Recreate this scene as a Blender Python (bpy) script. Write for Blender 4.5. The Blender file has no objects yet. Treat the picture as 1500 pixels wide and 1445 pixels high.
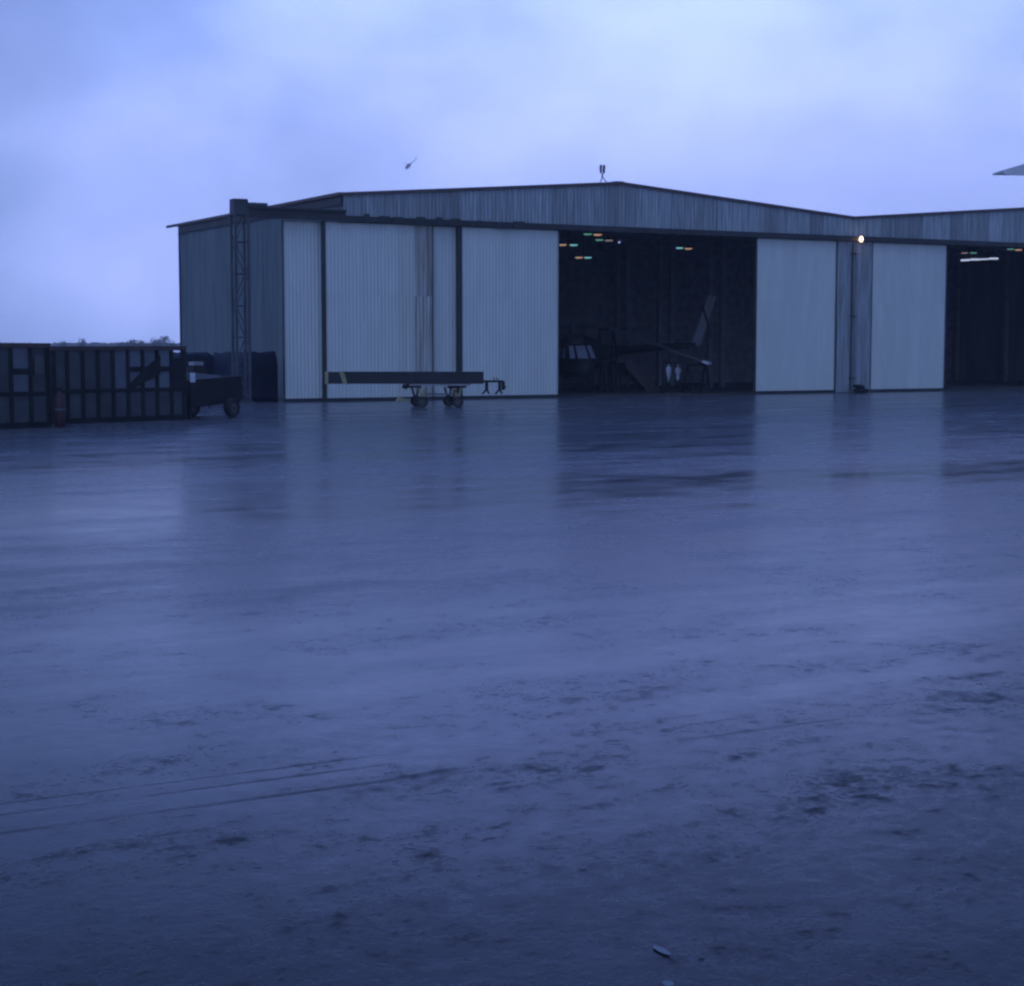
import bpy, bmesh, math, random
from mathutils import Vector, Matrix, Euler
random.seed(7)
R = math.radians
scene = bpy.context.scene
C = scene.collection

# ------------------------------------------------------------------ camera
cam = bpy.data.cameras.new('camera')
cam.sensor_fit = 'HORIZONTAL'; cam.sensor_width = 36; cam.lens = 36 * 2500 / 1500
cam.clip_start = 0.1; cam.clip_end = 12000
co = bpy.data.objects.new('camera', cam); C.objects.link(co)
co.location = (0, 0, 2.0)
co.rotation_euler = (R(90) - math.atan(216.5 / 2500), 0, 0)
scene.camera = co

# ------------------------------------------------------------------ sky
SUN_EL, SUN_AZ = R(48), R(215)
world = bpy.data.worlds.new('World'); scene.world = world; world.use_nodes = True
nt = world.node_tree; nt.nodes.clear()
def wn(t, **k):
    n = nt.nodes.new(t)
    for a, b in k.items(): setattr(n, a, b)
    return n
def wl(a, b): nt.links.new(a, b)
tc = wn('ShaderNodeTexCoord')
mp = wn('ShaderNodeMapping'); mp.inputs['Scale'].default_value = (1, 1, 1.35)
mp.inputs['Location'].default_value = (3.3, 0.4, 1.15)
wl(tc.outputs['Generated'], mp.inputs['Vector'])
n1 = wn('ShaderNodeTexNoise'); n1.inputs['Scale'].default_value = 5.5; n1.inputs['Detail'].default_value = 5; n1.inputs['Roughness'].default_value = 0.48; n1.inputs['Distortion'].default_value = 0.1
wl(mp.outputs[0], n1.inputs['Vector'])
sep = wn('ShaderNodeSeparateXYZ'); wl(tc.outputs['Generated'], sep.inputs[0])
# broad brightening towards a thin part of the overcast (a little right of straight ahead)
dv = wn('ShaderNodeVectorMath', operation='DOT_PRODUCT'); wl(tc.outputs['Generated'], dv.inputs[0])
dv.inputs[1].default_value = Vector((0.06, 1.0, 0.11)).normalized()
mr = wn('ShaderNodeMapRange', interpolation_type='SMOOTHSTEP')
mr.inputs['From Min'].default_value = 0.93; mr.inputs['From Max'].default_value = 0.998
wl(dv.outputs['Value'], mr.inputs['Value'])
# low pale cloud bank on the left
dv2 = wn('ShaderNodeVectorMath', operation='DOT_PRODUCT'); wl(tc.outputs['Generated'], dv2.inputs[0]); dv2.inputs[1].default_value = Vector((-0.27, 1.0, 0.012)).normalized()
mr2 = wn('ShaderNodeMapRange', interpolation_type='SMOOTHSTEP'); mr2.inputs['From Min'].default_value = 0.9975; mr2.inputs['From Max'].default_value = 1.0
wl(dv2.outputs['Value'], mr2.inputs['Value'])
ad0 = wn('ShaderNodeMath', operation='MULTIPLY_ADD'); wl(mr2.outputs[0], ad0.inputs[0]); ad0.inputs[1].default_value = 0.12; wl(n1.outputs['Fac'], ad0.inputs[2])
ad = wn('ShaderNodeMath', operation='MULTIPLY_ADD'); wl(mr.outputs[0], ad.inputs[0]); ad.inputs[1].default_value = 0.30
wl(ad0.outputs[0], ad.inputs[2])
cr = wn('ShaderNodeValToRGB'); e = cr.color_ramp.elements
e[0].position = 0.30; e[0].color = (0.27, 0.365, 0.72, 1)
e[1].position = 0.98; e[1].color = (1.00, 1.19, 2.35, 1)
m = e.new(0.62); m.color = (0.48, 0.65, 1.32, 1)
wl(ad.outputs[0], cr.inputs['Fac'])
# the cloud deck is thicker and greyer overhead
el = wn('ShaderNodeValToRGB'); ee = el.color_ramp.elements
ee[0].position = 0.0; ee[0].color = (1.0, 1.0, 1.0, 1); ee[1].position = 1.0; ee[1].color = (0.22, 0.29, 0.40, 1)
for p_, c_ in ((0.12, (1.0, 1.0, 1.0, 1)), (0.19, (0.92, 0.98, 1.10, 1)), (0.27, (0.62, 0.80, 1.12, 1)), (0.37, (0.20, 0.31, 0.50, 1)), (0.52, (0.13, 0.20, 0.34, 1))):
    q_ = ee.new(p_); q_.color = c_
wl(sep.outputs['Z'], el.inputs['Fac'])
mu = wn('ShaderNodeVectorMath', operation='MULTIPLY'); wl(cr.outputs['Color'], mu.inputs[0]); wl(el.outputs['Color'], mu.inputs[1])
bc = wn('ShaderNodeBackground'); wl(mu.outputs[0], bc.inputs['Color']); bc.inputs['Strength'].default_value = 1.0
sk = wn('ShaderNodeTexSky', sky_type='NISHITA', sun_disc=False)
sk.sun_elevation = SUN_EL; sk.sun_rotation = SUN_AZ; sk.air_density = 1.0; sk.dust_density = 3.0
bs = wn('ShaderNodeBackground'); wl(sk.outputs[0], bs.inputs['Color']); bs.inputs['Strength'].default_value = 0.06
ms = wn('ShaderNodeMixShader'); ms.inputs[0].default_value = 0.94
wl(bs.outputs[0], ms.inputs[1]); wl(bc.outputs[0], ms.inputs[2])
wo = wn('ShaderNodeOutputWorld'); wl(ms.outputs[0], wo.inputs['Surface'])

sl = bpy.data.lights.new('sun', 'SUN'); sl.energy = 0.5; sl.angle = R(40); sl.color = (0.45, 0.62, 1.0)
so = bpy.data.objects.new('sun', sl); C.objects.link(so)
so.rotation_euler = (R(90) - SUN_EL, 0, R(180) - SUN_AZ)
so['label'] = 'veiled overcast sun'

vs = scene.view_settings
vs.view_transform = 'Standard'; vs.look = 'None'; vs.gamma = 1; vs.exposure = 0.0; vs.use_curve_mapping = False
try:
    scene.cycles.use_denoising = True
    scene.cycles.volume_bounces = 2
    scene.cycles.max_bounces = 6; scene.cycles.filter_width = 2.4
except Exception: pass

# ------------------------------------------------------------------ materials
def mat(name, col, rough=0.6, metal=0.0, var=0.18, scale=3.0, stretch=(1, 1, 1), rand=0.0, spec=0.5, col2=None, bump=0.0, bscale=60):
    m = bpy.data.materials.new(name); m.use_nodes = True
    t = m.node_tree; b = t.nodes['Principled BSDF']
    b.inputs['Roughness'].default_value = rough; b.inputs['Metallic'].default_value = metal
    b.inputs['Specular IOR Level'].default_value = spec
    tcn = t.nodes.new('ShaderNodeTexCoord'); mpn = t.nodes.new('ShaderNodeMapping'); mpn.inputs['Scale'].default_value = stretch
    t.links.new(tcn.outputs['Object'], mpn.inputs['Vector'])
    oi = t.nodes.new('ShaderNodeObjectInfo')
    nz = t.nodes.new('ShaderNodeTexNoise'); nz.noise_dimensions = '4D'; nz.inputs['Scale'].default_value = scale; nz.inputs['Detail'].default_value = 5
    ws = t.nodes.new('ShaderNodeMath'); ws.operation = 'MULTIPLY'; ws.inputs[1].default_value = 37.0
    t.links.new(oi.outputs['Random'], ws.inputs[0]); t.links.new(ws.outputs[0], nz.inputs['W'])
    t.links.new(mpn.outputs[0], nz.inputs['Vector'])
    ramp = t.nodes.new('ShaderNodeValToRGB'); e = ramp.color_ramp.elements
    c2 = col2 or tuple(min(1, c * (1 + var)) for c in col)
    c1 = tuple(c * (1 - var) for c in col) if not col2 else col
    e[0].position = 0.32; e[0].color = (*c1, 1); e[1].position = 0.68; e[1].color = (*c2, 1)
    t.links.new(nz.outputs['Fac'], ramp.inputs['Fac'])
    out = ramp.outputs['Color']
    if rand:
        mr_ = t.nodes.new('ShaderNodeMapRange'); mr_.inputs['To Min'].default_value = 1 - rand; mr_.inputs['To Max'].default_value = 1 + rand
        t.links.new(oi.outputs['Random'], mr_.inputs['Value'])
        vm = t.nodes.new('ShaderNodeVectorMath'); vm.operation = 'SCALE'
        t.links.new(out, vm.inputs[0]); t.links.new(mr_.outputs[0], vm.inputs['Scale']); out = vm.outputs[0]
    t.links.new(out, b.inputs['Base Color'])
    if bump:
        nb = t.nodes.new('ShaderNodeTexNoise'); nb.inputs['Scale'].default_value = bscale
        t.links.new(tcn.outputs['Object'], nb.inputs['Vector'])
        bp = t.nodes.new('ShaderNodeBump'); bp.inputs['Strength'].default_value = bump; bp.inputs['Distance'].default_value = 0.01
        t.links.new(nb.outputs['Fac'], bp.inputs['Height']); t.links.new(bp.outputs[0], b.inputs['Normal'])
    return m
def emis(name, col, s):
    m = bpy.data.materials.new(name); m.use_nodes = True
    b = m.node_tree.nodes['Principled BSDF']
    b.inputs['Base Color'].default_value = (0.5, 0.5, 0.5, 1)
    b.inputs['Emission Color'].default_value = (*col, 1); b.inputs['Emission Strength'].default_value = s
    return m

M = {}
M['door'] = mat('painted door sheet', (0.76, 0.80, 0.68), 0.5, var=0.05, scale=1.2, stretch=(2.2, 1, 0.5), rand=0.03)
M['stain'] = mat('rust stained door sheet', (0.24, 0.20, 0.13), 0.6, scale=1.7, stretch=(6, 1, 0.18), col2=(0.74, 0.78, 0.67), rand=0.04)
M['stainlight'] = mat('faintly stained door sheet', (0.62, 0.63, 0.51), 0.6, scale=1.7, stretch=(6, 1, 0.18), col2=(0.76, 0.80, 0.68))
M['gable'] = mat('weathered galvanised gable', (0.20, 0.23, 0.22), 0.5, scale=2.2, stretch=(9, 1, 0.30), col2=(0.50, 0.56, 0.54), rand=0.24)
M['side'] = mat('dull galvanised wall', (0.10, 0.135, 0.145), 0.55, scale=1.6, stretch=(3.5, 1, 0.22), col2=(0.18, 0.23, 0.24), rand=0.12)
M['roof'] = mat('roof sheet', (0.16, 0.17, 0.17), 0.5, var=0.2)
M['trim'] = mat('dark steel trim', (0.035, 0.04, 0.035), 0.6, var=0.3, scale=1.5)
M['tower'] = mat('weathered tower steel', (0.07, 0.085, 0.085), 0.6, var=0.3, scale=1.5)
M['fascia'] = mat('brown fascia', (0.12, 0.085, 0.075), 0.6, var=0.3)
M['inside'] = mat('dark interior sheet', (0.21, 0.21, 0.20), 0.8, var=0.3)
M['truss'] = mat('truss steel', (0.24, 0.245, 0.24), 0.6, var=0.2)
M['floor'] = mat('hangar concrete', (0.16, 0.165, 0.155), 0.45, var=0.3, scale=0.6)
M['dark'] = mat('dark olive steel', (0.018, 0.020, 0.019), 0.75, var=0.35, scale=2, spec=0.25)
M['olive'] = mat('olive panel', (0.055, 0.065, 0.062), 0.5, var=0.3, scale=2.5, rand=0.15)
M['panelpale'] = mat('pale paint and lit bay fill', (0.13, 0.155, 0.17), 0.4, var=0.2, scale=2.5, rand=0.12)
M['redrail'] = mat('rusty top rail', (0.085, 0.05, 0.042), 0.6, var=0.4)
M['steelgrey'] = mat('pale grey steel', (0.30, 0.31, 0.30), 0.5, var=0.2)
M['yellow'] = mat('worn yellow paint', (0.34, 0.33, 0.16), 0.6, var=0.25)
M['box'] = mat('dark green box beam', (0.018, 0.022, 0.022), 0.5, var=0.4, scale=1.5)
M['rubber'] = mat('rubber', (0.02, 0.02, 0.02), 0.7, var=0.2)
M['rim'] = mat('dull wheel rim', (0.07, 0.075, 0.06), 0.5, var=0.2)
M['white'] = mat('pale paint', (0.76, 0.78, 0.78), 0.5, var=0.12)
M['tarp'] = mat('dark blue tarpaulin', (0.014, 0.020, 0.040), 0.7, spec=0.2, var=0.4, scale=1.4, bump=0.5, bscale=7)
M['red'] = mat('dull red paint', (0.045, 0.014, 0.013), 0.5, var=0.25)
M['heli'] = mat('olive drab aircraft paint', (0.045, 0.05, 0.035), 0.5, var=0.2)
M['glass_lit'] = mat('cabin window sky tint', (0.5, 0.52, 0.55), 0.15, var=0.1)  # pale base colour stands in for sky light in the panes
M['blade'] = mat('dark grey blade', (0.12, 0.12, 0.12), 0.5, var=0.15)
M['palefin'] = mat('pale grey paint', (0.30, 0.30, 0.36), 0.5, var=0.15)
M['canvas'] = mat('white canvas', (0.75, 0.75, 0.78), 0.8, var=0.08)
M['wood'] = mat('brown timber', (0.075, 0.048, 0.038), 0.7, var=0.3, stretch=(1, 1, 6))
M['alu'] = mat('light grey aircraft skin', (0.42, 0.43, 0.43), 0.4, var=0.08)
M['leaf'] = mat('leaf', (0.045, 0.06, 0.035), 0.7, var=0.4, rand=0.2)
M['bark'] = mat('bark', (0.06, 0.05, 0.04), 0.8, var=0.2)
M['warm'] = emis('warm lamp', (0.95, 0.55, 0.36), 0.42)
M['cool'] = emis('cool lamp', (0.30, 0.82, 0.95), 0.50)
M['green'] = emis('greenish lamp', (0.22, 0.66, 0.56), 0.32)
M['dim'] = emis('dim lamp', (0.75, 0.6, 0.6), 0.22)
M['strip'] = emis('tube', (0.62, 0.72, 1.0), 0.75)
M['bulb'] = emis('bright bulb', (1.0, 0.62, 0.34), 5.0)

# wet apron: dark asphalt under a film of rain, smoother where puddles stand
g = bpy.data.materials.new('wet asphalt'); g.use_nodes = True
t = g.node_tree; N = t.nodes; L = t.links; pb = N['Principled BSDF']
def gn(ty, **k):
    n = N.new(ty)
    for a, b in k.items(): setattr(n, a, b)
    return n
def noise(vec, sc, det=4, rough=0.55, dist=0.0):
    n = gn('ShaderNodeTexNoise'); n.inputs['Scale'].default_value = sc; n.inputs['Detail'].default_value = det
    n.inputs['Roughness'].default_value = rough; n.inputs['Distortion'].default_value = dist
    L.new(vec, n.inputs['Vector']); return n.outputs['Fac']
def mapped(s, loc=(0, 0, 0)):
    q = gn('ShaderNodeMapping'); q.inputs['Scale'].default_value = s; q.inputs['Location'].default_value = loc
    L.new(tcg.outputs['Object'], q.inputs['Vector']); return q.outputs[0]
def rng(v, a, b, c=0.0, d=1.0):
    q = gn('ShaderNodeMapRange', interpolation_type='SMOOTHSTEP')
    for i, x in zip(('From Min', 'From Max', 'To Min', 'To Max'), (a, b, c, d)): q.inputs[i].default_value = x
    L.new(v, q.inputs['Value']); return q.outputs[0]
def mth(op, a, b):
    q = gn('ShaderNodeMath', operation=op)
    for i, x in enumerate((a, b)):
        if hasattr(x, 'links'): L.new(x, q.inputs[i])
        else: q.inputs[i].default_value = x
    return q.outputs[0]
tcg = gn('ShaderNodeTexCoord')
sx = gn('ShaderNodeSeparateXYZ'); L.new(tcg.outputs['Object'], sx.inputs[0])
U, V = sx.outputs['X'], sx.outputs['Y']
wob = noise(mapped((0.12, 0.12, 1)), 1.0, 3)
Vw = mth('ADD', V, mth('ADD', mth('MULTIPLY', mth('SUBTRACT', wob, 0.5), 2.2), mth('MULTIPLY', mth('SUBTRACT', noise(mapped((0.55, 1.3, 1), (1, 8, 0)), 1.0, 5, 0.65), 0.5), 1.1)))
# paving lanes along the hangars differ in finish (v is metres in front of the doors)
lane = gn('ShaderNodeValToRGB'); lane.color_ramp.interpolation = 'LINEAR'
def lp(v): return (v + 60) / 60
els = lane.color_ramp.elements
stops = [(-60, .46), (-51, .44), (-49, .38), (-46.4, .31), (-45.7, .30), (-45.1, .38), (-42, .42), (-38.8, .40), (-38.0, .39), (-36.9, .31),
         (-35, .32), (-32.5, .42), (-30, .40), (-28.0, .34), (-22, .36), (-20, .42), (-14, .36), (-7, .38), (0, .34)]
els[0].position = 0; els[0].color = (stops[0][1],) * 3 + (1,)
els[1].position = 1; els[1].color = (stops[-1][1],) * 3 + (1,)
for v, x in stops[1:-1]:
    q = els.new(lp(v)); q.color = (x, x, x, 1)
L.new(mth('DIVIDE', mth('ADD', Vw, 60.0), 60.0), lane.inputs['Fac'])
streak = noise(mapped((0.10, 0.75, 1), (3, 1, 0)), 1.0, 5, 0.6, 0.3)
patch = noise(mapped((0.9, 1.5, 1), (7, 2, 0)), 1.0, 6, 0.62, 0.4)
fine = noise(mapped((6.5, 6.5, 1)), 1.0, 6, 0.68)
micro = noise(mapped((24, 24, 1), (5, 5, 0)), 1.0, 4, 0.65)
grit = noise(mapped((60, 60, 1)), 1.0, 3)
r0 = mth('MULTIPLY', lane.outputs['Color'], 0.62)
r1 = mth('ADD', r0, mth('MULTIPLY', mth('SUBTRACT', streak, 0.5), 0.30))
r2 = mth('ADD', r1, mth('MULTIPLY', mth('SUBTRACT', patch, 0.5), 0.22))
near = mth('ADD', mth('MULTIPLY', rng(V, -46.0, -50.5), 0.7), mth('MULTIPLY', rng(V, -36.0, -46.0), 0.3))
pits = rng(mth('ADD', mth('MULTIPLY', fine, 0.62), mth('MULTIPLY', patch, 0.38)), 0.545, 0.66)
pits2 = mth('MULTIPLY', rng(mth('ADD', mth('MULTIPLY', micro, 0.6), mth('MULTIPLY', patch, 0.4)), 0.54, 0.66), 0.7)
pitm = mth('MULTIPLY', mth('MAXIMUM', pits, pits2), mth('ADD', mth('MULTIPLY', near, 0.65), 0.2))
r3 = mth('ADD', mth('ADD', r2, mth('MULTIPLY', mth('MULTIPLY', mth('SUBTRACT', fine, 0.5), 0.35), near)), mth('MULTIPLY', pitm, 0.24))
# tyre tracks
def line(v0, w, slope=0.0):
    d = mth('ABSOLUTE', mth('SUBTRACT', mth('ADD', V, mth('MULTIPLY', U, slope)), v0), 0.0)
    return rng(mth('ADD', d, mth('MULTIPLY', fine, w * 0.6)), w, w * 1.9, 1.0, 0.0)
trk = line(-49.06, 0.018)
for v0, w in ((-48.78, 0.014), (-48.60, 0.010)):
    trk = mth('MAXIMUM', trk, line(v0, w))
trk = mth('MULTIPLY', trk, rng(noise(mapped((0.5, 0.5, 1), (4, 9, 0)), 1.0, 4), 0.42, 0.62, 0.0, 0.6))
r4 = mth('ADD', r3, mth('MULTIPLY', trk, 0.25))
rc = gn('ShaderNodeClamp'); rc.inputs['Min'].default_value = 0.05; rc.inputs['Max'].default_value = 0.75; L.new(r4, rc.inputs['Value'])
L.new(rc.outputs[0], pb.inputs['Roughness'])
sp = mth('SUBTRACT', 0.46, mth('ADD', mth('MULTIPLY', mth('MAXIMUM', pitm, mth('MULTIPLY', trk, 0.7)), 0.24), mth('MULTIPLY', near, 0.12)))
L.new(sp, pb.inputs['Specular IOR Level'])
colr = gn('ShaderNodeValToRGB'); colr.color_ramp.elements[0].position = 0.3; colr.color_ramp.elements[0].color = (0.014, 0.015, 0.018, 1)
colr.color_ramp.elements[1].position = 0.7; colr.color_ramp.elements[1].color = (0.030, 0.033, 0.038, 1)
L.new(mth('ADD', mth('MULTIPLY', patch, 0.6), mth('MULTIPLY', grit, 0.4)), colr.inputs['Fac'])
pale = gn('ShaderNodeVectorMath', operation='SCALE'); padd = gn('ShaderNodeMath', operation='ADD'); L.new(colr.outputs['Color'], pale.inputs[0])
# base colour lifted away from the camera, painting in reflected sky and door light
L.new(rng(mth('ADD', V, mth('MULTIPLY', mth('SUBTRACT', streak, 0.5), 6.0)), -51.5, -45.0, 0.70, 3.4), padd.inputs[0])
L.new(rng(V, -38.0, -18.0, 0.0, 2.6), padd.inputs[1]); L.new(padd.outputs[0], pale.inputs['Scale'])  # more reflected light painted into the colour towards the hangars
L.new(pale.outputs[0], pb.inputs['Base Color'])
pb.inputs['IOR'].default_value = 1.33
bp = gn('ShaderNodeBump'); L.new(mth('ADD', 0.03, mth('MULTIPLY', rng(V, -30.0, -52.0), 0.17)), bp.inputs['Strength']); bp.inputs['Distance'].default_value = 0.012
L.new(mth('ADD', mth('ADD', mth('MULTIPLY', grit, 0.35), mth('MULTIPLY', micro, 0.5)), fine), bp.inputs['Height']); L.new(bp.outputs[0], pb.inputs['Normal'])
M['ground'] = g

# ------------------------------------------------------------------ mesh helpers
class MB:
    def __init__(s): s.v = []; s.f = []
    def add(s, vs_, fs_):
        k = len(s.v); s.v += [tuple(x) for x in vs_]; s.f += [tuple(i + k for i in f) for f in fs_]; return s
    def box(s, a, b):
        x0, y0, z0 = a; x1, y1, z1 = b
        return s.add([(x0, y0, z0), (x1, y0, z0), (x1, y1, z0), (x0, y1, z0), (x0, y0, z1), (x1, y0, z1), (x1, y1, z1), (x0, y1, z1)],
                     [(0, 3, 2, 1), (4, 5, 6, 7), (0, 1, 5, 4), (1, 2, 6, 5), (2, 3, 7, 6), (3, 0, 4, 7)])
    def tube(s, p, q, r, r2=None, n=8, caps=True):
        p, q = Vector(p), Vector(q); d = (q - p).normalized(); r2 = r if r2 is None else r2
        a = d.orthogonal().normalized(); b = d.cross(a)
        vs_ = []
        for c, rr in ((p, r), (q, r2)):
            for i in range(n):
                w = 2 * math.pi * i / n; vs_.append(c + a * (rr * math.cos(w)) + b * (rr * math.sin(w)))
        fs_ = [(i, (i + 1) % n, n + (i + 1) % n, n + i) for i in range(n)]
        if caps: fs_ += [tuple(range(n - 1, -1, -1)), tuple(range(n, 2 * n))]
        return s.add(vs_, fs_)
    def bar(s, p, q, w, h):
        p, q = Vector(p), Vector(q); d = (q - p).normalized()
        up = Vector((0, 0, 1)) if abs(d.z) < 0.95 else Vector((0, 1, 0))
        a = d.cross(up).normalized() * w / 2; b = a.cross(d).normalized() * h / 2
        vs_ = [c + i * a + j * b for c in (p, q) for i, j in ((-1, -1), (1, -1), (1, 1), (-1, 1))]
        return s.add(vs_, [(3, 2, 1, 0), (4, 5, 6, 7), (0, 1, 5, 4), (1, 2, 6, 5), (2, 3, 7, 6), (3, 0, 4, 7)])
    def prism(s, poly, d):          # poly: 3D points, extruded by vector d
        n = len(poly); d = Vector(d)
        return s.add([Vector(p) for p in poly] + [Vector(p) + d for p in poly],
                     [tuple(range(n - 1, -1, -1)), tuple(range(n, 2 * n))] + [(i, (i + 1) % n, n + (i + 1) % n, n + i) for i in range(n)])
    def loft(s, rings, n=16, axis='y', p=2.4):   # rings: (t, centre_x, centre_z, half_w, half_h)
        vs_ = []
        for (t_, cx, cz, hw, hh) in rings:
            for i in range(n):
                w = 2 * math.pi * i / n; c_, s_ = math.cos(w), math.sin(w)
                x = cx + hw * math.copysign(abs(c_) ** (2 / p), c_); z = cz + hh * math.copysign(abs(s_) ** (2 / p), s_)
                vs_.append((x, t_, z) if axis == 'y' else (t_, x, z))
        fs_ = [(j * n + i, j * n + (i + 1) % n, (j + 1) * n + (i + 1) % n, (j + 1) * n + i) for j in range(len(rings) - 1) for i in range(n)]
        fs_ += [tuple(range(n - 1, -1, -1)), tuple(range((len(rings) - 1) * n, len(rings) * n))]
        return s.add(vs_, fs_)
    def mesh(s, name, m, smooth=False):
        me = bpy.data.meshes.new(name); me.from_pydata(s.v, [], s.f)
        if m: me.materials.append(M[m])
        bm_ = bmesh.new(); bm_.from_mesh(me); bmesh.ops.recalc_face_normals(bm_, faces=bm_.faces); bm_.to_mesh(me); bm_.free()
        if smooth:
            for p_ in me.polygons: p_.use_smooth = True
        return me
    def build(s, name, m, parent=None, loc=(0, 0, 0), rot=(0, 0, 0), smooth=False, bevel=0):
        return link(name, s.mesh(name, m, smooth), parent, loc, rot, bevel)
def link(name, me, parent=None, loc=(0, 0, 0), rot=(0, 0, 0), bevel=0):
    o = bpy.data.objects.new(name, me); C.objects.link(o); o.parent = parent; o.location = loc; o.rotation_euler = rot
    if bevel:
        b = o.modifiers.new('bevel', 'BEVEL'); b.width = bevel; b.segments = 2; b.limit_method = 'ANGLE'
    return o
def tag(o, label, cat, group=None):
    o['label'] = label; o['category'] = cat
    if group: o['group'] = group
    return o
def thing(name, label, cat, loc=(0, 0, 0), rz=0, group=None, rot=None):
    o = bpy.data.objects.new(name, None); C.objects.link(o); o.location = loc; o.rotation_euler = rot or (0, 0, rz); o.empty_display_size = 0.3
    return tag(o, label, cat, group)
def structure(o): o['kind'] = 'structure'; return o
def copy_tree(o, parent=None):
    c = o.copy(); C.objects.link(c); c.parent = parent
    for ch in list(o.children): copy_tree(ch, c)
    return c

# hangar frame: u along the doors, v into the building
CO = Vector((-5.965, 60.924, 0)); ANG = R(29.2216)
RZ = Matrix.Rotation(ANG, 4, 'Z')
def W(u, v, z=0): return CO + RZ @ Vector((u, v, z))

# ------------------------------------------------------------------ ground
# dense sheet near, ending far beyond sight
gm = MB().add([(-900, -900, 0), (900, -900, 0), (900, 900, 0), (-900, 900, 0)], [(0, 1, 2, 3)])
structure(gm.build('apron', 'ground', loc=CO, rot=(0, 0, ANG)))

# ------------------------------------------------------------------ corrugated sheets
PITCH = 0.15; AMP = 0.026
sheet_cache = {}
def sheet(w, z0, zl, zr, m, pitch=PITCH, amp=AMP):
    """corrugated sheet in the local xz plane, x 0..w, top sloping zl..zr, with a real thickness lip"""
    key = (round(w, 3), round(z0, 3), round(zl, 3), round(zr, 3), m)
    if key in sheet_cache: return sheet_cache[key]
    n = max(2, round(w / pitch)) ; mb = MB(); prof = []
    for i in range(n):
        for f_, y in ((0.0, 0), (0.25, -amp), (0.5, 0), (0.75, amp)):
            prof.append(((i + f_) * w / n, y))
    prof.append((w, 0))
    vs_ = []; k = len(prof)
    for x, y in prof: vs_.append((x, y, z0))
    for x, y in prof: vs_.append((x, y, zl + (zr - zl) * x / w))
    mb.add(vs_, [(i, i + 1, k + i + 1, k + i) for i in range(k - 1)])
    me = mb.mesh('cladding_sheet', m, smooth=True)
    sheet_cache[key] = me; return me

WID, DEP = 23.2, 18.0
EAVE, APEX, DTOP, CLB = 7.31, 8.21, 6.34, 6.53
def roofz(u): return EAVE + (APEX - EAVE) * (1 - abs(u - WID / 2) / (WID / 2))

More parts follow.
